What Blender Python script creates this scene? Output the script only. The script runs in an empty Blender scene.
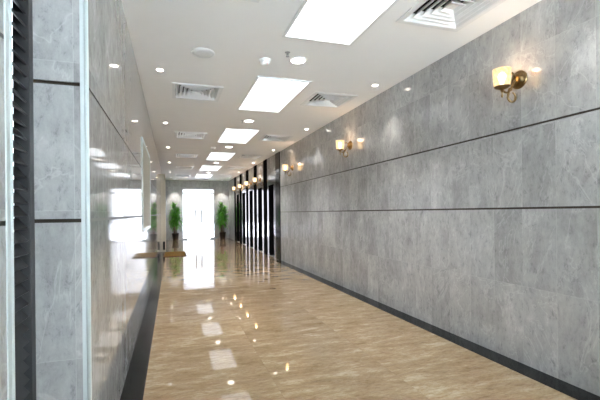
import bpy, bmesh, math, random
from mathutils import Vector, Matrix
random.seed(7)
sc = bpy.context.scene
col = sc.collection
PI = math.pi
H = 2.51                 # ceiling height
XL, XR = -0.306, 2.386   # side walls
YE = 16.45                # far wall
YB = -3.6                # wall behind the camera

# ------------------------------------------------------------------ helpers
def new(): return bmesh.new()

def box(bm, x0, x1, y0, y1, z0, z1, bev=0.0):
    t = bmesh.new()
    bmesh.ops.create_cube(t, size=1.0)
    for v in t.verts:
        v.co = Vector((x0 + (v.co.x + .5) * (x1 - x0), y0 + (v.co.y + .5) * (y1 - y0), z0 + (v.co.z + .5) * (z1 - z0)))
    if bev > 0:
        bmesh.ops.bevel(t, geom=list(t.edges), offset=bev, segments=2, affect='EDGES', profile=.5)
    merge(bm, t)

def merge(bm, t, mat=None):
    if mat is not None: bmesh.ops.transform(t, matrix=mat, verts=t.verts)
    me = bpy.data.meshes.new('tmp'); t.to_mesh(me); t.free()
    bm.from_mesh(me); bpy.data.meshes.remove(me)

def lathe(bm, prof, n=32, mat=None, cap=True):
    """profile of (radius, z) turned around z"""
    t = bmesh.new(); rings = []
    for r, z in prof:
        rings.append([t.verts.new((r * math.cos(2 * PI * k / n), r * math.sin(2 * PI * k / n), z)) for k in range(n)])
    for a, b in zip(rings, rings[1:]):
        for k in range(n):
            t.faces.new((a[k], a[(k + 1) % n], b[(k + 1) % n], b[k]))
    if cap:
        if prof[0][0] > 1e-4: t.faces.new(list(reversed(rings[0])))
        if prof[-1][0] > 1e-4: t.faces.new(rings[-1])
    bmesh.ops.remove_doubles(t, verts=t.verts, dist=1e-5)
    bmesh.ops.recalc_face_normals(t, faces=t.faces)
    for f in t.faces: f.smooth = True
    merge(bm, t, mat)

def tube(bm, pts, rad, n=10, closed=False):
    pts = [Vector(p) for p in pts]
    rads = rad if isinstance(rad, (list, tuple)) else [rad] * len(pts)
    t = bmesh.new(); rings = []; up = None
    for i, p in enumerate(pts):
        d = (pts[min(i + 1, len(pts) - 1)] - pts[max(i - 1, 0)]).normalized()
        if up is None:
            up = Vector((0, 0, 1)) if abs(d.z) < .9 else Vector((1, 0, 0))
        s = d.cross(up).normalized(); up = s.cross(d).normalized()
        rings.append([t.verts.new(p + (s * math.cos(2 * PI * k / n) + up * math.sin(2 * PI * k / n)) * rads[i]) for k in range(n)])
    for a, b in zip(rings, rings[1:]):
        for k in range(n):
            t.faces.new((a[k], a[(k + 1) % n], b[(k + 1) % n], b[k]))
    t.faces.new(list(reversed(rings[0]))); t.faces.new(rings[-1])
    bmesh.ops.recalc_face_normals(t, faces=t.faces)
    for f in t.faces: f.smooth = True
    merge(bm, t)

def obj(name, bm, mat, parent=None):
    me = bpy.data.meshes.new(name); bm.to_mesh(me); bm.free()
    for m in (mat if isinstance(mat, (list, tuple)) else [mat]): me.materials.append(m)
    o = bpy.data.objects.new(name, me); col.objects.link(o)
    if parent is not None: o.parent = parent
    return o

def tag(o, label, cat, group=None, kind=None):
    o['label'] = label; o['category'] = cat
    if group: o['group'] = group
    if kind: o['kind'] = kind
    return o

def thing(name, label, cat, loc=(0, 0, 0), rz=0.0, group=None):
    o = bpy.data.objects.new(name, None); col.objects.link(o)
    o.location = loc; o.rotation_euler = (0, 0, rz); o.empty_display_size = .05
    return tag(o, label, cat, group)

def dup(root, loc, label, rz=None):
    r = root.copy(); col.objects.link(r); r.location = loc; r['label'] = label
    if rz is not None: r.rotation_euler = (0, 0, rz)
    def rec(a, b):
        for ch in list(a.children):
            c = ch.copy(); col.objects.link(c); c.parent = b
            rec(ch, c)
    rec(root, r)
    return r

def struct(name, bm, mat, label, cat, parent=None):
    return tag(obj(name, bm, mat, parent), label, cat, kind='structure')

def light(name, kind, parent, loc, energy, color, size=.03, spot=None, blend=.5, rot=(0, 0, 0)):
    L = bpy.data.lights.new(name, kind); L.energy = energy; L.color = color
    if kind in ('POINT', 'SPOT'): L.shadow_soft_size = size
    if kind == 'SPOT': L.spot_size = spot; L.spot_blend = blend
    o = bpy.data.objects.new(name, L); col.objects.link(o); o.location = loc; o.rotation_euler = rot
    if parent is not None: o.parent = parent
    return o

# ------------------------------------------------------------------ materials
class NT:
    def __init__(s, name):
        s.m = bpy.data.materials.new(name); s.m.use_nodes = True
        s.t = s.m.node_tree; s.t.nodes.clear()
        s.out = s.n('ShaderNodeOutputMaterial')
    def n(s, typ, **kw):
        nd = s.t.nodes.new(typ)
        for k, v in kw.items(): setattr(nd, k, v)
        return nd
    def l(s, a, b): s.t.links.new(a, b)
    def math(s, op, a, b=None, c=None):
        nd = s.n('ShaderNodeMath', operation=op)
        for i, v in enumerate((a, b, c)):
            if v is None: continue
            if isinstance(v, (int, float)): nd.inputs[i].default_value = v
            else: s.l(v, nd.inputs[i])
        return nd.outputs[0]
    def ramp(s, fac, stops):
        nd = s.n('ShaderNodeValToRGB'); s.l(fac, nd.inputs[0])
        e = nd.color_ramp.elements
        while len(e) < len(stops): e.new(.5)
        for el, (p, c) in zip(e, stops):
            el.position = p; el.color = (*c, 1) if len(c) == 3 else c
        return nd.outputs[0]
    def mix(s, fac, a, b, mode='MIX'):
        nd = s.n('ShaderNodeMix', data_type='RGBA', blend_type=mode)
        for i, v in ((0, fac), (6, a), (7, b)):
            if isinstance(v, (int, float)): nd.inputs[i].default_value = v
            elif isinstance(v, tuple): nd.inputs[i].default_value = (*v, 1)
            else: s.l(v, nd.inputs[i])
        return nd.outputs[2]
    def noise(s, vec, scale, detail=5, rough=.55, dist=0.0):
        nd = s.n('ShaderNodeTexNoise'); s.l(vec, nd.inputs['Vector'])
        nd.inputs['Scale'].default_value = scale; nd.inputs['Detail'].default_value = detail
        nd.inputs['Roughness'].default_value = rough; nd.inputs['Distortion'].default_value = dist
        return nd.outputs['Fac']
    def bsdf(s, **kw):
        b = s.n('ShaderNodeBsdfPrincipled')
        for k, v in kw.items():
            i = b.inputs[k]
            if hasattr(v, 'is_output'): s.l(v, i)
            elif isinstance(v, tuple): i.default_value = (*v, 1) if len(v) == 3 else v
            else: i.default_value = v
        s.l(b.outputs[0], s.out.inputs[0]); return b

def plain(name, color, rough=.5, metal=0.0, spec=.5, var=.06, vscale=30):
    k = NT(name); tc = k.n('ShaderNodeTexCoord')
    nz = k.noise(tc.outputs['Object'], vscale, 3)
    c = k.ramp(nz, [(.3, tuple(v * (1 - var) for v in color)), (.7, tuple(min(1, v * (1 + var)) for v in color))])
    k.bsdf(**{'Base Color': c, 'Roughness': rough, 'Metallic': metal, 'Specular IOR Level': spec})
    return k.m

def matt(name, color):
    k = NT(name); tc = k.n('ShaderNodeTexCoord'); d = k.n('ShaderNodeBsdfDiffuse')
    nz = k.noise(tc.outputs['Object'], 60, 3)
    k.l(k.ramp(nz, [(.3, tuple(v * .7 for v in color)), (.7, tuple(v * 1.3 for v in color))]), d.inputs[0])
    k.l(d.outputs[0], k.out.inputs[0]); return k.m

def emit(name, color, strength):
    k = NT(name); e = k.n('ShaderNodeEmission')
    e.inputs[0].default_value = (*color, 1); e.inputs[1].default_value = strength
    k.l(e.outputs[0], k.out.inputs[0]); return k.m

def marble(name, base, rough, streak, tone=.12, spec=.5):
    """grey vein-cut marble cladding: upright tiles with their own tone, faint joints"""
    k = NT(name); tc = k.n('ShaderNodeTexCoord'); sp = k.n('ShaderNodeSeparateXYZ')
    k.l(tc.outputs['Object'], sp.inputs[0])
    u = k.math('MULTIPLY', k.math('ADD', sp.outputs[0], sp.outputs[1]), 1 / .247)
    v = k.math('MULTIPLY', sp.outputs[2], 1 / .5575)
    iu, iv = k.math('FLOOR', u), k.math('FLOOR', v)
    cb = k.n('ShaderNodeCombineXYZ'); k.l(iu, cb.inputs[0]); k.l(iv, cb.inputs[1])
    wn = k.n('ShaderNodeTexWhiteNoise', noise_dimensions='3D'); k.l(cb.outputs[0], wn.inputs['Vector'])
    # the stone of each tile is cut from another place of the block
    sc_ = k.n('ShaderNodeVectorMath', operation='SCALE'); k.l(wn.outputs['Color'], sc_.inputs[0]); sc_.inputs['Scale'].default_value = 9.0
    ad = k.n('ShaderNodeVectorMath', operation='ADD'); k.l(tc.outputs['Object'], ad.inputs[0]); k.l(sc_.outputs[0], ad.inputs[1])
    mp = k.n('ShaderNodeMapping'); mp.inputs['Scale'].default_value = (1, 1, .55); k.l(ad.outputs[0], mp.inputs[0])
    n1 = k.noise(mp.outputs[0], 5, 9, .7, .2)
    n2 = k.noise(mp.outputs[0], 28, 8, .8, .3)
    c = k.ramp(n1, [(.30, tuple(b * .78 for b in base)), (.5, base), (.70, tuple(b * 1.22 for b in base))])
    c2 = k.ramp(n2, [(.31, (.40, .41, .43)), (.45, (.92, .92, .925)), (.64, (1.10, 1.10, 1.09))])
    c = k.mix(.75, c, c2, 'MULTIPLY')
    # thin pale veins
    wv = k.noise(mp.outputs[0], 2.2, 5, .6, 1.6)
    vein = k.math('SUBTRACT', 1.0, k.math('MULTIPLY', k.math('ABSOLUTE', k.math('SUBTRACT', wv, .5)), 70))
    vein = k.math('MAXIMUM', vein, 0.0)
    c = k.mix(k.math('MULTIPLY', vein, .22), c, tuple(min(1, b * 1.9) for b in base))
    # tone of each tile
    tn = k.math('ADD', 1 - tone / 2, k.math('MULTIPLY', wn.outputs['Value'], tone))
    cc = k.n('ShaderNodeCombineXYZ')
    for i in range(3): k.l(tn, cc.inputs[i])
    c = k.mix(1.0, c, cc.outputs[0], 'MULTIPLY')
    # faint pale joints
    fu = k.math('ABSOLUTE', k.math('SUBTRACT', k.math('FRACT', u), .5))
    fv = k.math('ABSOLUTE', k.math('SUBTRACT', k.math('FRACT', v), .5))
    j = k.math('MAXIMUM', k.math('GREATER_THAN', fu, .494), k.math('GREATER_THAN', fv, .4975))
    c = k.mix(k.math('MULTIPLY', j, .18), c, (.75, .75, .73))
    b = k.bsdf(**{'Base Color': c, 'Roughness': rough, 'Specular IOR Level': spec})
    m2 = k.n('ShaderNodeMapping'); m2.inputs['Scale'].default_value = (1, 1, .02); k.l(tc.outputs['Object'], m2.inputs[0])
    n3 = k.noise(m2.outputs[0], 24, 3, .6)
    bp = k.n('ShaderNodeBump'); bp.inputs['Strength'].default_value = streak; bp.inputs['Distance'].default_value = .002
    k.l(n3, bp.inputs['Height']); k.l(bp.outputs[0], b.inputs['Normal'])
    return k.m

def floor_marble():
    k = NT('beige polished marble'); tc = k.n('ShaderNodeTexCoord'); sp = k.n('ShaderNodeSeparateXYZ')
    k.l(tc.outputs['Object'], sp.inputs[0])
    u = k.math('MULTIPLY', k.math('ADD', sp.outputs[0], .176), 1 / .802)
    v = k.math('MULTIPLY', sp.outputs[1], 1 / .8)
    cb = k.n('ShaderNodeCombineXYZ'); k.l(k.math('FLOOR', u), cb.inputs[0]); k.l(k.math('FLOOR', v), cb.inputs[1])
    wn = k.n('ShaderNodeTexWhiteNoise', noise_dimensions='3D'); k.l(cb.outputs[0], wn.inputs['Vector'])
    sc_ = k.n('ShaderNodeVectorMath', operation='SCALE'); k.l(wn.outputs['Color'], sc_.inputs[0]); sc_.inputs['Scale'].default_value = 5.0
    ad = k.n('ShaderNodeVectorMath', operation='ADD'); k.l(tc.outputs['Object'], ad.inputs[0]); k.l(sc_.outputs[0], ad.inputs[1])
    mp = k.n('ShaderNodeMapping'); mp.inputs['Rotation'].default_value = (0, 0, .12); mp.inputs['Scale'].default_value = (1.0, 3.2, 1)
    k.l(ad.outputs[0], mp.inputs[0])
    n1 = k.noise(mp.outputs[0], 3.0, 12, .78, .1)
    n2 = k.noise(mp.outputs[0], 26, 7, .78, .1)
    c = k.ramp(n1, [(.30, (.175, .100, .045)), (.43, (.325, .222, .122)), (.55, (.395, .288, .172)), (.67, (.56, .46, .33))])
    c2 = k.ramp(n2, [(.32, (.60, .54, .46)), (.48, (.97, .96, .95)), (.68, (1.12, 1.12, 1.12))])
    c = k.mix(.7, c, c2, 'MULTIPLY')
    wv = k.noise(mp.outputs[0], 1.7, 6, .65, 1.2)
    vein = k.math('MAXIMUM', k.math('SUBTRACT', 1.0, k.math('MULTIPLY', k.math('ABSOLUTE', k.math('SUBTRACT', wv, .52)), 38)), 0.0)
    c = k.mix(k.math('MULTIPLY', vein, .10), c, (.66, .60, .50))
    tn = k.math('ADD', .95, k.math('MULTIPLY', wn.outputs['Value'], .1))
    cc = k.n('ShaderNodeCombineXYZ')
    for i in range(3): k.l(tn, cc.inputs[i])
    c = k.mix(1.0, c, cc.outputs[0], 'MULTIPLY')
    fu = k.math('ABSOLUTE', k.math('SUBTRACT', k.math('FRACT', u), .5))
    fv = k.math('ABSOLUTE', k.math('SUBTRACT', k.math('FRACT', v), .5))
    j = k.math('MAXIMUM', k.math('GREATER_THAN', fu, .498), k.math('GREATER_THAN', fv, .498))
    c = k.mix(k.math('MULTIPLY', j, .3), c, (.22, .15, .10))
    b = k.bsdf(**{'Base Color': c, 'Roughness': .035, 'Specular IOR Level': .5})
    n3 = k.noise(tc.outputs['Object'], 9, 2, .5)
    bp = k.n('ShaderNodeBump'); bp.inputs['Strength'].default_value = .03; bp.inputs['Distance'].default_value = .002
    k.l(n3, bp.inputs['Height']); k.l(bp.outputs[0], b.inputs['Normal'])
    return k.m

def glass_mat(name, tint, refl):
    k = NT(name)
    tr = k.n('ShaderNodeBsdfTransparent'); tr.inputs[0].default_value = (*tint, 1)
    gl = k.n('ShaderNodeBsdfGlossy'); gl.inputs['Roughness'].default_value = .02
    fr = k.n('ShaderNodeLayerWeight'); fr.inputs[0].default_value = refl
    mx = k.n('ShaderNodeMixShader'); k.l(fr.outputs['Fresnel'], mx.inputs[0])
    k.l(tr.outputs[0], mx.inputs[1]); k.l(gl.outputs[0], mx.inputs[2]); k.l(mx.outputs[0], k.out.inputs[0])
    return k.m

def shade_mat():
    k = NT('lit amber seeded glass'); tc = k.n('ShaderNodeTexCoord')
    nz = k.noise(tc.outputs['Object'], 60, 2)
    tr = k.n('ShaderNodeBsdfTransparent'); tr.inputs[0].default_value = (1, .86, .62, 1)
    gl = k.n('ShaderNodeBsdfGlossy'); gl.inputs['Roughness'].default_value = .1
    em = k.n('ShaderNodeEmission')
    k.l(k.ramp(nz, [(.3, (1, .60, .27)), (.7, (1, .84, .58))]), em.inputs[0]); em.inputs[1].default_value = 1.15
    fr = k.n('ShaderNodeLayerWeight'); fr.inputs[0].default_value = .2
    a = k.n('ShaderNodeMixShader'); k.l(fr.outputs['Fresnel'], a.inputs[0]); k.l(tr.outputs[0], a.inputs[1]); k.l(gl.outputs[0], a.inputs[2])
    b = k.n('ShaderNodeMixShader'); b.inputs[0].default_value = .55; k.l(a.outputs[0], b.inputs[1]); k.l(em.outputs[0], b.inputs[2])
    k.l(b.outputs[0], k.out.inputs[0]); return k.m

WALL_GREY = (.40, .402, .400)
M = dict(
    wall=marble('grey marble cladding', WALL_GREY, .16, .06, tone=.16),
    wall_pol=marble('polished grey marble cladding', WALL_GREY, .035, .10, spec=.30),
    floor=floor_marble(),
    granite=plain('black granite', (.009, .010, .011), .10, spec=.2, var=.35, vscale=90),
    pilaster=matt('black honed pilaster stone', (.008, .008, .009)),
    reveal=plain('dark bronze reveal', (.045, .036, .026), .35, .6, var=.3, vscale=6),
    ceiling=plain('matt white ceiling paint', (.90, .90, .89), .9, var=.01, vscale=3),
    white=plain('white powder coat', (.80, .81, .81), .45, var=.02),
    alu=plain('pale satin aluminium', (.60, .66, .66), .35, .0, var=.02),
    dark=plain('dark duct', (.012, .012, .013), .9),
    louver=plain('charcoal paint', (.034, .035, .037), .45),
    steel=plain('mirror stainless steel', (.34, .32, .33), .06, 1.0, var=.02),
    bronze=plain('dark bronze lacquer', (.022, .015, .014), .3, spec=.3, var=.1),
    chrome=plain('brushed steel', (.42, .43, .44), .3, 1.0),
    brass=plain('antique brass', (.24, .165, .08), .28, 1.0, var=.2, vscale=60),
    cream=plain('cream lacquer', (.62, .57, .46), .4),
    beige=plain('beige board', (.50, .48, .42), .8, spec=.2),
    mat=plain('brown coir', (.19, .105, .022), .95, var=.4, vscale=160, spec=.1),
    matedge=plain('dark brown rubber', (.10, .06, .025), .8),
    pot=plain('dark brown glazed pot', (.030, .018, .014), .3),
    soil=plain('potting soil', (.03, .02, .013), .95),
    cane=plain('tan cane bark', (.16, .11, .06), .8, var=.3),
    leaf=plain('green leaf', (.125, .42, .045), .4, var=.5, vscale=9),
    paving=plain('pale paving', (.80, .80, .79), .8, var=.04, vscale=2),
    dim_paving=plain('paving darkened for shade', (.36, .36, .36), .9, var=.1, vscale=2),  # dark tone stands in for shade, cuts bounce through the end doors
    rubber=plain('black rubber', (.012, .012, .012), .7),
    grille=plain('light grey perforated grille', (.74, .75, .75), .8, var=.06, vscale=300),
    glass=glass_mat('door glass', (.70, .67, .68), .25),
    shade=shade_mat(),
    panel=emit('lit panel diffuser', (.97, .985, 1.0), 1.3),
    lens=emit('lit downlight lens', (1.0, .92, .80), 22.0),
    lens_big=emit('lit round lamp lens', (1.0, .95, .86), 12.0),
    bulb=emit('lit bulb', (1.0, .88, .66), 22.0),
    led=emit('red indicator', (1, .05, .03), 1.0),
)

# ------------------------------------------------------------------ positions on the ceiling
PX0, PW = .850, .605                                        # light panel strip
PANELS = [(1.60, 2.87), (3.77, 5.06), (6.21, 7.50), (8.72, 10.03), (11.2, 12.6), (13.75, 15.15)]
VENT = .55
VENTS = [(.29, 2.17), (.29, 4.48), (.33, 6.96), (.34, 9.45), (.36, 11.87), (.38, 14.35),
         (1.87, 2.14), (1.89, 4.36), (1.88, 6.83), (1.88, 9.20), (1.90, 11.6), (1.92, 14.1)]

# ------------------------------------------------------------------ the setting
bm = new(); box(bm, -3.0, 3.0, YB - .2, YE + .15, -.12, 0)
struct('floor', bm, M['floor'], 'polished beige marble floor of the corridor', 'floor')

# ceiling sheet with an opening for every air diffuser
def cell_ceiling():
    bm = new(); h = VENT / 2 - .03
    xs = {-.9, 2.9}; ys = {YB - .2, YE + .1}
    for x, y in VENTS:
        xs |= {round(x - h, 4), round(x + h, 4)}; ys |= {round(y - h, 4), round(y + h, 4)}
    xs, ys = sorted(xs), sorted(ys)
    def hole(cx, cy): return any(abs(cx - x) < h and abs(cy - y) < h for x, y in VENTS)
    vs = {}
    def V(i, j, z):
        k = (i, j, z)
        if k not in vs: vs[k] = bm.verts.new((xs[i], ys[j], z))
        return vs[k]
    N, Mm = len(xs) - 1, len(ys) - 1
    full = [[not hole((xs[i] + xs[i + 1]) / 2, (ys[j] + ys[j + 1]) / 2) for j in range(Mm)] for i in range(N)]
    zt = H + .02
    for i in range(N):
        for j in range(Mm):
            if not full[i][j]: continue
            bm.faces.new((V(i, j, H), V(i, j + 1, H), V(i + 1, j + 1, H), V(i + 1, j, H)))
            bm.faces.new((V(i, j, zt), V(i + 1, j, zt), V(i + 1, j + 1, zt), V(i, j + 1, zt)))
            for di, dj, a, b in ((-1, 0, (i, j), (i, j + 1)), (1, 0, (i + 1, j + 1), (i + 1, j)), (0, -1, (i + 1, j), (i, j)), (0, 1, (i, j + 1), (i + 1, j + 1))):
                ii, jj = i + di, j + dj
                if 0 <= ii < N and 0 <= jj < Mm and full[ii][jj]: continue
                bm.faces.new((V(*a, H), V(*a, zt), V(*b, zt), V(*b, H)))
    bmesh.ops.recalc_face_normals(bm, faces=bm.faces)
    return bm
struct('ceiling', cell_ceiling(), M['ceiling'], 'flat white painted ceiling of the corridor', 'ceiling')

G = .014                                                    # reveal height
def rows(z1, z2, top=H):
    return [(0, z1 - G / 2), (z1 + G / 2, z2 - G / 2), (z2 + G / 2, top)]

# right wall, marble in three courses with reveals between them
bm = new()
for a, b in rows(1.115, 1.690): box(bm, XR, XR + .03, YB, 8.30, a, b)
box(bm, XR + .03, XR + .2, YB, 8.30, 0, H)
struct('wall_right', bm, M['wall'], 'long grey marble wall on the right with sconces', 'wall')
n_trim = [0]
def trim(bm, mat, label):
    n_trim[0] += 1
    return struct('trim_%d' % n_trim[0], bm, mat, label, 'trim')
for z, w in ((1.115, 'lower'), (1.690, 'upper')):
    bm = new(); box(bm, XR + .006, XR + .03, YB, 8.30, z - G / 2, z + G / 2)
    trim(bm, M['reveal'], '%s dark bronze reveal line along the right marble wall' % w)
# right wall beyond the elevators
PIL_END = 8.48 + 1.243 * 5 + .18
bm = new()
for a, b in rows(1.115, 1.690): box(bm, XR, XR + .03, round(PIL_END, 3), YE, a, b)
box(bm, XR + .03, XR + .2, round(PIL_END, 3), YE, 0, H)
struct('wall_right_far', bm, M['wall'], 'short stretch of grey marble wall between the last elevator and the end wall', 'wall')

# left wall: mirror-polished marble, its end face turned to the camera
Y1 = 1.585; XN = -.478
LZ = (1.078, 1.592)
def left_openings():
    bm = new()
    def seg(y0, y1, z0, z1):
        for a, b in rows(*LZ):
            a, b = max(a, z0), min(b, z1)
            if b - a > .005: box(bm, XL - .03, XL, y0, y1, a, b)
    seg(Y1 + .03, 11.42, 0, H)
    seg(11.42, 12.55, 2.25, H); seg(12.55, YE, 0, H)
    for a, b in rows(*LZ): box(bm, XN - .05, XL, Y1, Y1 + .03, a, b)
    box(bm, XN - .05, XL - .03, Y1 + .03, 11.42, 0, H)
    box(bm, XN - .05, XL - .03, 11.42, 12.55, 2.25, H)
    box(bm, XN - .05, XL - .03, 12.55, YE, 0, H)
    return bm
struct('wall_left', left_openings(), M['wall_pol'], 'mirror-polished grey marble wall on the left', 'wall')
for z, w in ((LZ[0], 'lower'), (LZ[1], 'upper')):
    bm = new(); box(bm, XL - .03, XL - .007, Y1 + .03, 11.42, z - G / 2, z + G / 2)
    box(bm, XN - .04, XL - .007, Y1 + .008, Y1 + .03, z - G / 2, z + G / 2)
    trim(bm, M['reveal'], '%s dark reveal line around the left marble wall' % w)
# pale corner guard at the end of the left wall
def corner_guard(x, y, sx, sy, w):
    bm = new(); t = .004
    box(bm, min(x, x - sx * w), max(x, x - sx * w), y - t if sy < 0 else y, y if sy < 0 else y + t, 0, H)
    box(bm, x, x + sx * t, min(y - (t if sy < 0 else -t), y - sy * w), max(y - (t if sy < 0 else -t), y - sy * w), 0, H)
    # rounded bead on the corner itself
    tube(bm, [(x, y + sy * .001, 0), (x, y + sy * .001, H)], .008, 12)
    return bm
trim(corner_guard(XL, Y1, 1, -1, .021), M['alu'], 'pale aluminium corner guard on the left wall end, right of the charcoal louver')

# nearer pier beside the louver, and the wall behind the louver
XP, YP = -.44, 1.252
bm = new()
for a, b in rows(1.078, 1.592): box(bm, XP - .03, XP, YB, YP, a, b)
box(bm, -.62, XP - .03, YB, YP, 0, H)
struct('wall_left_near', bm, M['wall'], 'grey marble pier at the left edge, in front of the louver', 'wall')
bm = new(); box(bm, XP - .028, XP - .008, YB, YP, 1.071, 1.085)
trim(bm, M['reveal'], 'dark reveal line on the marble pier at the left edge')
trim(corner_guard(XP, YP, 1, 1, .030), M['alu'], 'pale aluminium corner guard at the left edge, left of the charcoal louver')
bm = new(); box(bm, -.72, -.60, YP, Y1 + .05, 0, H)
struct('wall_left_recess', bm, M['wall'], 'dark recess wall behind the charcoal louver', 'wall')

# end wall with the door opening, unseen wall behind the camera with an opening added for daylight
DX0, DX1, DH = .44, 1.735, 2.125
bm = new()
box(bm, -.55, DX0, YE, YE + .15, 0, H); box(bm, DX1, XR + .2, YE, YE + .15, 0, H); box(bm, DX0, DX1, YE, YE + .15, DH, H)
struct('wall_end', bm, M['wall'], 'grey marble end wall around the bright glass doors', 'wall')
bm = new()
box(bm, -.62, -.35, YB - .15, YB, 0, H); box(bm, 2.36, XR + .2, YB - .15, YB, 0, H); box(bm, -.35, 2.36, YB - .15, YB, 2.48, H); box(bm, -.62, .12, -1.15, -1.0, 0, H)  # last box is an invented wing that shades the left wall's end face
struct('wall_back', bm, M['wall'], 'unseen marble wall behind the viewpoint with an added daylight opening and shading wing', 'wall')
bm = new(); box(bm, -12, 14, -30, YB - .2, -.12, -.005)  # unseen ground, added to bounce daylight up to the ceiling
struct('ground', bm, M['paving'], 'unseen pale paving behind the viewpoint, added to bounce sunlight indoors', 'ground')
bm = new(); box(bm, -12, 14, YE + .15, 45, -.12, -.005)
struct('ground_outside', bm, M['dim_paving'], 'paving darkened for shade outside the glass doors', 'ground')

# black granite floor borders
bm = new(); box(bm, XL, -.176, Y1, YE, 0, .003)
trim(bm, M['granite'], 'black granite floor border along the left wall')
bm = new(); box(bm, 2.231, XR, YB, 8.30, 0, .003); box(bm, 2.275, XR, round(PIL_END, 3), YE, 0, .003)
trim(bm, M['granite'], 'black granite floor border along the right wall')

# ------------------------------------------------------------------ glass double doors at the end
mid = (DX0 + DX1) / 2
def glass_leaf(name, x0, x1, hinge_left, side):
    bm = new(); box(bm, x0 + .002, x1 - .002, YE + .05, YE + .062, .009, DH - .002)
    d = struct(name, bm, M['glass'], '%s leaf of the bright glass double door' % side, 'door')
    hx = x1 - .12 if hinge_left else x0 + .12
    bm = new()
    for yy in (YE + .015, YE + .097):
        tube(bm, [(hx, yy, .68), (hx, yy, 1.26)], .022, 12)
    for z in (.78, 1.16): tube(bm, [(hx, YE + .015, z), (hx, YE + .097, z)], .008, 8)
    obj('door_handle', bm, M['chrome'], d)
    px0, px1 = (x0 + .004, x0 + .17) if hinge_left else (x1 - .17, x1 - .004)
    for z0, z1 in ((DH - .20, DH - .14), (.008, .062)):
        bm = new(); box(bm, px0, px1, YE + .04, YE + .072, z0, z1, .004)
        obj('patch_fitting', bm, M['chrome'], d)
    return d
glass_leaf('door_1', DX0, mid, True, 'left')
dr = glass_leaf('door_2', mid, DX1, False, 'right')
bm = new(); box(bm, mid + .01, mid + .055, YE + .04, YE + .072, .93, 1.05, .006)
obj('door_lock', bm, M['chrome'], dr)
bm = new(); box(bm, DX0 - .02, DX0, YE - .01, YE + .15, 0, DH + .02); box(bm, DX1, DX1 + .02, YE - .01, YE + .15, 0, DH + .02)
box(bm, DX0, DX1, YE - .01, YE + .15, DH, DH + .02)
trim(bm, M['chrome'], 'thin steel frame lining the glass door opening')
bm = new(); box(bm, DX0, DX1, YE, YE + .15, 0, .008)
trim(bm, M['granite'], 'dark threshold under the glass doors')

# ------------------------------------------------------------------ cream door in the left wall by the mat
bm = new(); box(bm, XL - .10, XL - .06, 11.52, 12.45, .006, 2.15)
d = struct('door_3', bm, M['cream'], 'cream door set into the left wall behind the brown doormat', 'door')
for y0, y1 in ((11.42, 11.52), (12.45, 12.55)):
    bm = new(); box(bm, XL - .13, XL + .115, y0, y1, 0.003, 2.25, .004)
    j = obj('door_jamb', bm, M['cream'], d)
    if y0 < 12:
        bm = new(); box(bm, XL + .045, XL + .105, y0 - .014, y0, .06, .30, .004)
        obj('door_bumper', bm, M['rubber'], j)
bm = new(); box(bm, XL - .13, XL + .115, 11.52, 12.45, 2.15, 2.25, .004); obj('door_head', bm, M['cream'], d)
bm = new(); tube(bm, [(XL - .06, 11.62, 1.0), (XL - .01, 11.62, 1.0), (XL - .01, 11.74, 1.0)], .009, 10); obj('door_handle', bm, M['chrome'], d)

# framed beige board on the left wall
t = thing('wall_panel', 'tall beige board in a pale frame on the polished left wall', 'panel', (XL, 5.05, .90))
y0, y1, zt = -.72, .72, 1.035
bm = new(); box(bm, 0, .006, y0 + .04, y1 - .04, .04, zt - .04); obj('board', bm, M['beige'], t)
bm = new(); box(bm, 0, .010, y0, y0 + .04, 0, zt, .003); box(bm, 0, .010, y1 - .04, y1, 0, zt, .003)
box(bm, 0, .010, y0 + .04, y1 - .04, zt - .04, zt, .003); box(bm, 0, .010, y0 + .04, y1 - .04, 0, .04, .003)
obj('frame', bm, M['alu'], t)

# ------------------------------------------------------------------ charcoal louver at the left
t = thing('louver_panel', 'tall charcoal louver panel of sloping slats between two pale corner guards', 'louver', (XN, (YP + Y1) / 2, 0))
hw = (Y1 - YP) / 2
bm = new(); box(bm, -.05, 0, hw - .050, hw - .008, 0, H - .004, .002); obj('stile', bm, M['louver'], t)
bm = new(); box(bm, -.05, 0, -hw + .002, -hw + .03, 0, H - .004, .002); obj('stile', bm, M['louver'], t)
bm = new(); box(bm, -.05, 0, -hw + .03, hw - .050, 0, .06, .002); obj('rail', bm, M['louver'], t)
bm = new(); box(bm, -.05, 0, -hw + .03, hw - .050, H - .06, H - .004, .002); obj('rail', bm, M['louver'], t)
bm = new(); z = .075
while z < H - .09:
    q = new(); box(q, -.023, .023, -hw + .03, hw - .050, -.003, .003)
    merge(bm, q, Matrix.Translation((-.024, 0, z + .016)) @ Matrix.Rotation(math.radians(50), 4, 'Y'))
    z += .0445
obj('slats', bm, M['louver'], t)
bm = new(); box(bm, -.075, -.062, -hw + .03, hw - .050, .02, H - .02); obj('backing', bm, M['dark'], t)

# ------------------------------------------------------------------ ceiling fittings
ORD = ['nearest', 'second', 'third', 'fourth', 'fifth', 'sixth', 'seventh']
def ordn(i, n, what, tail):
    if i == 0: return 'nearest %s%s' % (what, tail)
    if i == n - 1: return 'farthest %s%s' % (what, tail)
    return '%s %s%s, counted from the near end' % (ORD[i], what, tail)

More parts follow.
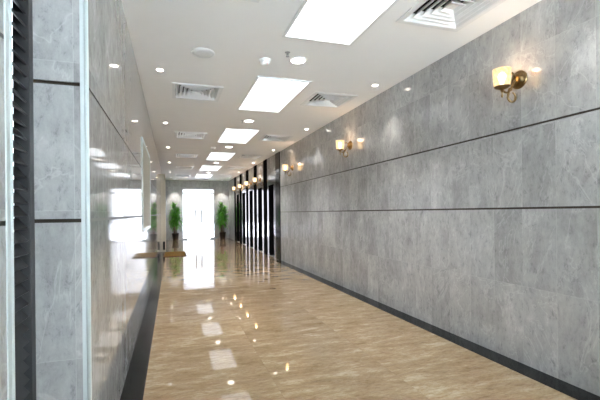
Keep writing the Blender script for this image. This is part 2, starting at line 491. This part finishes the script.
def make_panel(L, loc, label):
    t = thing('ceiling_light_panel', label, 'ceiling light', loc, 0, 'bright rectangular light panels down the ceiling')
    w = PW / 2; l = L / 2; f = .022
    bm = new()
    box(bm, -w, -w + f, -l, l, -.010, 0, .002); box(bm, w - f, w, -l, l, -.010, 0, .002)
    box(bm, -w + f, w - f, -l, -l + f, -.010, 0, .002); box(bm, -w + f, w - f, l - f, l, -.010, 0, .002)
    obj('frame', bm, M['white'], t)
    bm = new(); box(bm, -w + f, w - f, -l + f, l - f, -.005, 0); obj('diffuser', bm, M['panel'], t)
    return t
for i, (a, b) in enumerate(PANELS):
    lab = ordn(i, 6, 'bright rectangular light panel', ' in the ceiling')
    make_panel(b - a, (PX0 + PW / 2, (a + b) / 2, H), lab)

# square four-way air diffuser
def make_vent(loc, label):
    t = thing('air_vent', label, 'air vent', loc, 0, 'square louvred air vents in the ceiling')
    h = VENT / 2
    bm = new(); f = .035
    box(bm, -h, -h + f, -h, h, -.008, .0); box(bm, h - f, h, -h, h, -.008, .0)
    box(bm, -h + f, h - f, -h, -h + f, -.008, .0); box(bm, -h + f, h - f, h - f, h, -.008, .0)
    obj('frame', bm, M['white'], t)
    for k in range(5):
        a = h - f - .010 - k * .044; b = a - .027; z0, z1 = -.006, .032
        bm = new()
        th = .0022
        o1 = [bm.verts.new((sx * a, sy * a, z0)) for sx, sy in ((-1, -1), (1, -1), (1, 1), (-1, 1))]
        i1 = [bm.verts.new((sx * b, sy * b, z1)) for sx, sy in ((-1, -1), (1, -1), (1, 1), (-1, 1))]
        o2 = [bm.verts.new((v.co.x, v.co.y, v.co.z + 2 * th)) for v in o1]
        i2 = [bm.verts.new((v.co.x, v.co.y, v.co.z + 2 * th)) for v in i1]
        for q in range(4):
            r = (q + 1) % 4
            bm.faces.new((o1[q], o1[r], i1[r], i1[q])); bm.faces.new((o2[q], i2[q], i2[r], o2[r]))
            bm.faces.new((o1[q], o2[q], o2[r], o1[r])); bm.faces.new((i1[q], i1[r], i2[r], i2[q]))
        bmesh.ops.recalc_face_normals(bm, faces=bm.faces)
        e = a + .007
        for x0, x1, y0, y1 in ((-e, -a, -e, e), (a, e, -e, e), (-a, a, -e, -a), (-a, a, a, e)): box(bm, x0, x1, y0, y1, z0 - .001, z0 + .002)
        obj('blade_ring', bm, M['white'], t)
    bm = new(); box(bm, -.03, .03, -.03, .03, .004, .010); obj('centre_plate', bm, M['white'], t)
    # duct above
    bm = new(); q = h - .028
    box(bm, -q - .004, -q, -q, q, .001, .20); box(bm, q, q + .004, -q, q, .001, .20)
    box(bm, -q, q, -q - .004, -q, .001, .20); box(bm, -q, q, q, q + .004, .001, .20); box(bm, -q, q, -q, q, .20, .204)
    obj('duct', bm, M['dark'], t)
    return t
vent0 = None
for i, (x, y) in enumerate(VENTS):
    side = 'left' if i < 6 else 'right'
    lab = ordn(i % 6, 6, 'square air vent', ' on the %s side of the ceiling' % side)
    if vent0 is None: vent0 = make_vent((x, y, H), lab)
    else: dup(vent0, (x, y, H), lab)

def make_downlight(name, R, loc, label, group, lens, energy, color, ang, soft):
    t = thing(name, label, 'downlight', loc, 0, group)
    bm = new(); lathe(bm, [(R, 0), (R, -.004), (R * .96, -.007), (R * .80, -.006), (R * .76, -.001), (R * .76, 0)], 32, cap=False); obj('rim', bm, M['white'], t)
    bm = new(); lathe(bm, [(R * .78, -.0005), (R * .78, -.003), (R * .4, -.0045), (0, -.005)], 32); obj('lens', bm, lens, t)
    light('lamp', 'SPOT', t, (0, 0, -.02), energy, color, soft, ang, .6)
    return t
WARM = (1.0, .95, .87); SOFTW = (.96, .98, 1.0)
LD = [(-.10, 3.87), (-.085, 6.10), (-.07, 8.33), (-.06, 10.76), (-.05, 13.25), (-.03, 15.2)]
RD = [(2.18, 1.50), (2.175, 3.70), (2.19, 5.96), (2.19, 8.14), (2.20, 10.4), (2.21, 12.8), (2.21, 15.0)]
CD = [(1.13, 3.29), (1.14, 5.66), (1.17, 8.0), (1.19, 10.6), (1.21, 13.15)]
ED = [(.12, 16.12, 'left'), (2.05, 16.12, 'right')]
d0 = None
for i, (x, y) in enumerate(LD):
    lab = ordn(i, 6, 'small round downlight', ' beside the left wall')
    if d0 is None: d0 = make_downlight('downlight', .040, (x, y, H), lab, 'small downlights along the left wall', M['lens'], 20, WARM, math.radians(72), .02)
    else: dup(d0, (x, y, H), lab)
d1 = None
for i, (x, y) in enumerate(RD):
    lab = ordn(i, 7, 'small round downlight', ' beside the right wall')
    if d1 is None: d1 = make_downlight('downlight', .040, (x, y, H), lab, 'small downlights along the right wall', M['lens'], 12.5, WARM, math.radians(72), .02)
    else: dup(d1, (x, y, H), lab)
d2 = None
for i, (x, y) in enumerate(CD):
    lab = ordn(i, 5, 'large round lamp', ' between the light panels')
    if d2 is None: d2 = make_downlight('round_ceiling_lamp', .085, (x, y, H), lab, 'large round lamps between the light panels', M['lens_big'], 85, SOFTW, math.radians(120), .05)
    else: dup(d2, (x, y, H), lab)
for x, y, s in ED:
    lab = 'small downlight above the %s potted plant at the end wall' % s
    o = dup(d1, (x, y, H), lab); o['group'] = 'downlights above the potted plants'
    for c in o.children:
        if c.type == 'LIGHT': c.data = c.data.copy(); c.data.energy = 80

# round speaker, smoke detectors, sprinklers
t = thing('ceiling_speaker', 'flat pale round speaker in the ceiling left of the smoke detector', 'speaker', (.268, 3.36, H))
bm = new(); lathe(bm, [(.105, 0), (.105, -.005), (.098, -.009), (.090, -.008), (.090, 0)], 40, cap=False); obj('rim', bm, M['white'], t)
bm = new(); lathe(bm, [(.091, -.0005), (.091, -.006), (.05, -.008), (0, -.0085)], 40); obj('grille', bm, M['grille'], t)
def make_smoke(loc, label):
    t = thing('smoke_detector', label, 'smoke detector', loc, 0, 'smoke detectors')
    bm = new(); lathe(bm, [(.056, 0), (.056, -.012), (.052, -.018), (0, -.018)], 32); obj('base', bm, M['white'], t)
    bm = new(); lathe(bm, [(.045, -.018), (.045, -.032), (.036, -.044), (.018, -.049), (0, -.050)], 32); obj('sensor_dome', bm, M['white'], t)
    bm = new(); lathe(bm, [(.046, -.020), (.047, -.022), (.047, -.029), (.046, -.031)], 32, cap=False); obj('sensor_slot', bm, M['grille'], t)
    bm = new(); lathe(bm, [(.003, 0), (.003, -.003), (0, -.004)], 8, Matrix.Translation((.015, -.028, -.045))); obj('indicator', bm, M['led'], t)
    return t
s0 = make_smoke((.832, 3.36, H), 'white domed smoke detector on the ceiling near the first round lamp')
dup(s0, (.86, 8.14, H), 'white smoke detector far down the ceiling, left of the third round lamp')
def make_sprinkler(loc, label):
    t = thing('sprinkler', label, 'sprinkler', loc, 0, 'ceiling sprinklers')
    bm = new(); lathe(bm, [(.030, 0), (.030, -.003), (.012, -.010), (0, -.010)], 24); obj('escutcheon', bm, M['chrome'], t)
    bm = new(); lathe(bm, [(.011, -.010), (.011, -.024), (.006, -.028), (.006, -.036), (0, -.036)], 16)
    for s in (-1, 1): tube(bm, [(s * .010, 0, -.022), (s * .014, 0, -.036), (s * .004, 0, -.050)], .0025, 6)
    obj('body', bm, M['chrome'], t)
    t.scale = (.8, .8, .7)
    bm = new(); lathe(bm, [(.004, -.046), (.020, -.052), (.020, -.054), (0, -.054)], 20); obj('deflector', bm, M['chrome'], t)
    return t
p0 = make_sprinkler((.984, 3.15, H), 'small dark sprinkler head beside the nearest round lamp')
dup(p0, (1.035, 5.66, H), 'small dark sprinkler head beside the second round lamp')

# ------------------------------------------------------------------ brass wall sconces
def make_sconce(loc, label):
    """built facing -x from the wall plane"""
    t = thing('wall_sconce', label, 'wall lamp', loc, 0, 'brass wall sconces with glowing glass shades')
    RY = Matrix.Rotation(-PI / 2, 4, 'Y')
    bm = new(); lathe(bm, [(.058, 0), (.058, .006), (.052, .012), (.044, .013), (.040, .020), (.028, .030), (.014, .036), (0, .038)], 36, RY); obj('backplate', bm, M['brass'], t)
    bm = new()
    pts = []
    for k in range(25):                                     # arm: out of the plate, dips, rises to the cup
        s = k / 24
        pts.append((-.034 - .106 * s, 0, -.055 * math.sin(PI * s * .9) - .058 * s))
    tube(bm, pts, .0065, 10)
    lathe(bm, [(.0, -.012), (.010, -.008), (.013, 0), (.010, .008), (0, .012)], 16, Matrix.Translation((-.075, 0, -.068)))
    obj('arm', bm, M['brass'], t)
    bm = new(); pts = []                                    # J-shaped scroll hanging beneath
    for k in range(29):
        a = math.radians(-170 + 250 * k / 28); r = .036 - .012 * k / 28
        pts.append((-.060 + r * math.cos(a) * -1 * -1, 0, -.112 + r * 1.05 * math.sin(a)))
    pts = [(-.086, 0, -.072), (-.090, 0, -.092)] + pts
    tube(bm, pts, [.0075] * 20 + [.0075 - .0003 * k for k in range(len(pts) - 20)], 8)
    obj('scroll', bm, M['brass'], t)
    bm = new()                                              # leaf-like scroll above the arm
    tube(bm, [(-.030, 0, .006), (-.046, 0, .026), (-.060, 0, .040), (-.072, 0, .036), (-.072, 0, .024), (-.064, 0, .020)], [.006, .006, .006, .005, .005, .004], 8)
    obj('finial', bm, M['brass'], t)
    c = Matrix.Translation((-.140, 0, 0))
    bm = new(); lathe(bm, [(0, -.092), (.008, -.088), (.010, -.076), (.030, -.070), (.046, -.060), (.048, -.056), (.030, -.057), (0, -.058)], 32, c)
    lathe(bm, [(0, -.128), (.005, -.122), (.007, -.112), (.004, -.100), (.008, -.090), (0, -.088)], 16, c)
    obj('cup', bm, M['brass'], t)
    bm = new(); lathe(bm, [(.038, -.056), (.046, -.050), (.050, -.020), (.052, .020), (.054, .052), (.051, .052), (.049, .018), (.047, -.020), (.043, -.048), (.036, -.053)], 36, c, cap=False)
    obj('glass_shade', bm, M['shade'], t)
    bm = new(); lathe(bm, [(0, -.055), (.010, -.053), (.011, -.030), (.020, -.012), (.024, .006), (.018, .024), (.008, .034), (0, .036)], 24, c); obj('bulb', bm, M['bulb'], t)
    light('lamp', 'POINT', t, (-.140, 0, .062), 1.25, (1, .66, .40), .03)
    t.scale = (1.12, 1.12, 1.12)
    return t
NL = 5
PIL = [8.48 + 1.243 * k for k in range(NL + 1)]
HP = .18                                                    # half width of a pilaster
BAY = [(PIL[k] + HP, PIL[k + 1] - HP) for k in range(NL)]
XPF = 2.368                                                 # face of the pilasters
s0 = make_sconce((XR, 2.075, 2.035), 'brass wall sconce nearest on the right marble wall')
dup(s0, (XR, 4.74, 2.030), 'brass wall sconce in the middle of the right marble wall')
dup(s0, (XR, 7.37, 2.025), 'brass wall sconce on the right marble wall just before the elevators')
for k, w in ((1, 'second'), (2, 'third'), (3, 'fourth'), (4, 'farthest')):
    dup(s0, (XR, sum(BAY[k]) / 2, 2.03), 'brass wall sconce on the header above the %s elevator' % w)

# ------------------------------------------------------------------ elevator bank on the right
WORD = ['nearest', 'second', 'third', 'fourth', 'farthest']
for k, y in enumerate(PIL):
    bm = new(); box(bm, XPF, XR + .25, y - HP, y + HP, 0, H, .003)
    trim(bm, M['granite'] if k == 0 else M['pilaster'], ['black polished pilaster before the nearest elevator', 'black pilaster between the nearest and second elevator', 'black pilaster between the second and third elevator',
        'black pilaster between the third and fourth elevator', 'black pilaster between the fourth and farthest elevator', 'black pilaster after the farthest elevator'][k])
OZ, FZ = 1.80, 1.95
for k, (ya, yb) in enumerate(BAY):
    bm = new(); box(bm, XR, XR + .25, ya, yb, FZ, H)
    struct('wall_elevator_%d' % (k + 1), bm, M['wall_pol'], 'grey marble header above the %s elevator' % WORD[k], 'wall')
e0 = None
for k, (ya, yb) in enumerate(BAY):
    lab = ordn(k, NL, 'elevator entrance with mirror steel surround', ' on the right')
    loc = (XR, (ya + yb) / 2, 0); rz = math.radians((-.5, -.2, 0, .2, .4)[k])
    if e0 is None:
        e0 = t = thing('elevator', lab, 'elevator', loc, rz, 'elevators along the right side')
        h = (yb - ya) / 2 - .004; w = .17
        for s in (-1, 1):
            bm = new(); box(bm, -.012, .004, min(s * h, s * (h - w)), max(s * h, s * (h - w)), 0, OZ); obj('jamb', bm, M['steel'], t)
        bm = new(); box(bm, -.012, .004, -h, h, OZ, FZ); obj('head', bm, M['steel'], t)
        bm = new()
        for s in (-1, 1): box(bm, .004, .2, min(s * h, s * (h - w)), max(s * h, s * (h - w)), 0, OZ)
        box(bm, .004, .2, -h, h, OZ, FZ); obj('lining', bm, M['pilaster'], t)
        for s in (-1, 1):
            bm = new(); box(bm, .12, .15, min(s * .002, s * (h - w)), max(s * .002, s * (h - w)), .006, OZ); obj('door_leaf', bm, M['bronze'], t)
        bm = new(); box(bm, .0, .16, -h + w, h - w, 0, .006); obj('sill', bm, M['chrome'], t)
    else: dup(e0, loc, lab, rz=rz)

# ------------------------------------------------------------------ doormat
t = thing('doormat', 'brown coir doormat on the floor by the left wall', 'doormat', (.055, 10.62, 0))
bm = new(); box(bm, -.285, .295, -.58, .58, .001, .012, .003); obj('rubber_base', bm, M['matedge'], t)
bm = new(); box(bm, -.255, .265, -.55, .55, .012, .022, .003); obj('pile', bm, M['mat'], t)

# ------------------------------------------------------------------ potted plants
def make_plant(loc, label, seed, hgt):
    rnd = random.Random(seed)
    t = thing('potted_plant', label, 'plant', loc, 0, 'potted plants flanking the glass doors')
    bm = new(); lathe(bm, [(0, 0), (.095, 0), (.105, .01), (.135, .25), (.148, .262), (.150, .30), (.138, .302), (.128, .27), (.125, .262), (0, .262)], 36); obj('pot', bm, M['pot'], t)
    bm = new(); lathe(bm, [(.126, .258), (.126, .268), (.06, .276), (0, .278)], 28); obj('soil', bm, M['soil'], t)
    fol = new()
    tops = []
    for q, (dx, dy, z) in enumerate(((-.035, .0, hgt * .82), (.06, .02, hgt * .70), (.0, -.05, hgt * .56), (-.07, .03, hgt * .64))):
        bm = new(); p = [(dx * .8, dy * .8, .262)]
        for k in range(1, 7):
            s = k / 6; p.append((dx * (.8 + .5 * s) + rnd.uniform(-.006, .006), dy * (.8 + .5 * s), .262 + (z - .262) * s))
        tube(bm, p, [.018 - .001 * k for k in range(7)], 10); obj('stem', bm, M['cane'], t)
        tops.append(p)
    def leafblade(o, az, el, L, W, droop):
        n = 7; prev = None; d = Vector((math.cos(az), math.sin(az), 0)); sd = Vector((-math.sin(az), math.cos(az), 0))
        for k in range(n + 1):
            s = k / n
            r = L * s * math.cos(el) * (1 - .10 * s * s); z = L * s * math.sin(el) - droop * L * s * s
            c = Vector(o) + d * r + Vector((0, 0, z))
            w = W * (math.sin(PI * min(1, .12 + s * .88)) ** .7) * .5 + .0008
            row = [fol.verts.new(c - sd * w + Vector((0, 0, w * .35))), fol.verts.new(c), fol.verts.new(c + sd * w + Vector((0, 0, w * .35)))]
            if prev:
                for i in range(2):
                    f = fol.faces.new((prev[i], prev[i + 1], row[i + 1], row[i])); f.smooth = True
            prev = row
    for p in tops:
        top = Vector(p[-1])
        for k in range(64):
            s = k / 63
            o = top + Vector((0, 0, -.30 * s + .02))
            leafblade(o, k * 2.39996 + rnd.uniform(-.3, .3), math.radians(66 - 84 * s + rnd.uniform(-10, 10)), rnd.uniform(.25, .345), rnd.uniform(.046, .064), .10 + .55 * s)
    f = obj('foliage', fol, M['leaf'], t)
    so = f.modifiers.new('thickness', 'SOLIDIFY'); so.thickness = .0012
    return t
make_plant((.125, 16.0, 0), 'leafy green potted plant left of the glass doors', 3, 1.62)
make_plant((2.03, 15.98, 0), 'leafy green potted plant right of the glass doors', 8, 1.66)

# ------------------------------------------------------------------ sky, camera
light('sun', 'SUN', None, (0, -6, 20), 100, (.76, .89, 1.0))
w = bpy.data.worlds.new('World'); sc.world = w; w.use_nodes = True
bg = w.node_tree.nodes['Background']; bg.inputs[0].default_value = (.82, .93, 1.0, 1); bg.inputs[1].default_value = 4.0

cam = bpy.data.cameras.new('camera'); co = bpy.data.objects.new('camera', cam); col.objects.link(co)
F, CX, CY, YAW, ROLL = 374.9, 288.1, 212.6, .3001, .010
cam.sensor_fit = 'HORIZONTAL'; cam.sensor_width = 36.0; cam.lens = F / 600 * 36.0
cam.shift_x = (300 - CX) / 600; cam.shift_y = (CY - 200) / 600
cam.clip_start = .02; cam.clip_end = 200
co.matrix_world = Matrix.Translation((0, 0, 1.1)) @ Matrix.Rotation(-YAW, 4, 'Z') @ Matrix.Rotation(PI / 2, 4, 'X') @ Matrix.Rotation(-ROLL, 4, 'Z')
sc.camera = co
sc.view_settings.view_transform = 'Standard'; sc.view_settings.look = 'None'
sc.view_settings.gamma = 1.0; sc.view_settings.use_curve_mapping = False; sc.view_settings.exposure = 0.57
sc.cycles.use_denoising = True
sc.cycles.max_bounces = 10; sc.cycles.glossy_bounces = 6; sc.cycles.diffuse_bounces = 5; sc.cycles.transparent_max_bounces = 16
sc.cycles.sample_clamp_indirect = 0.0
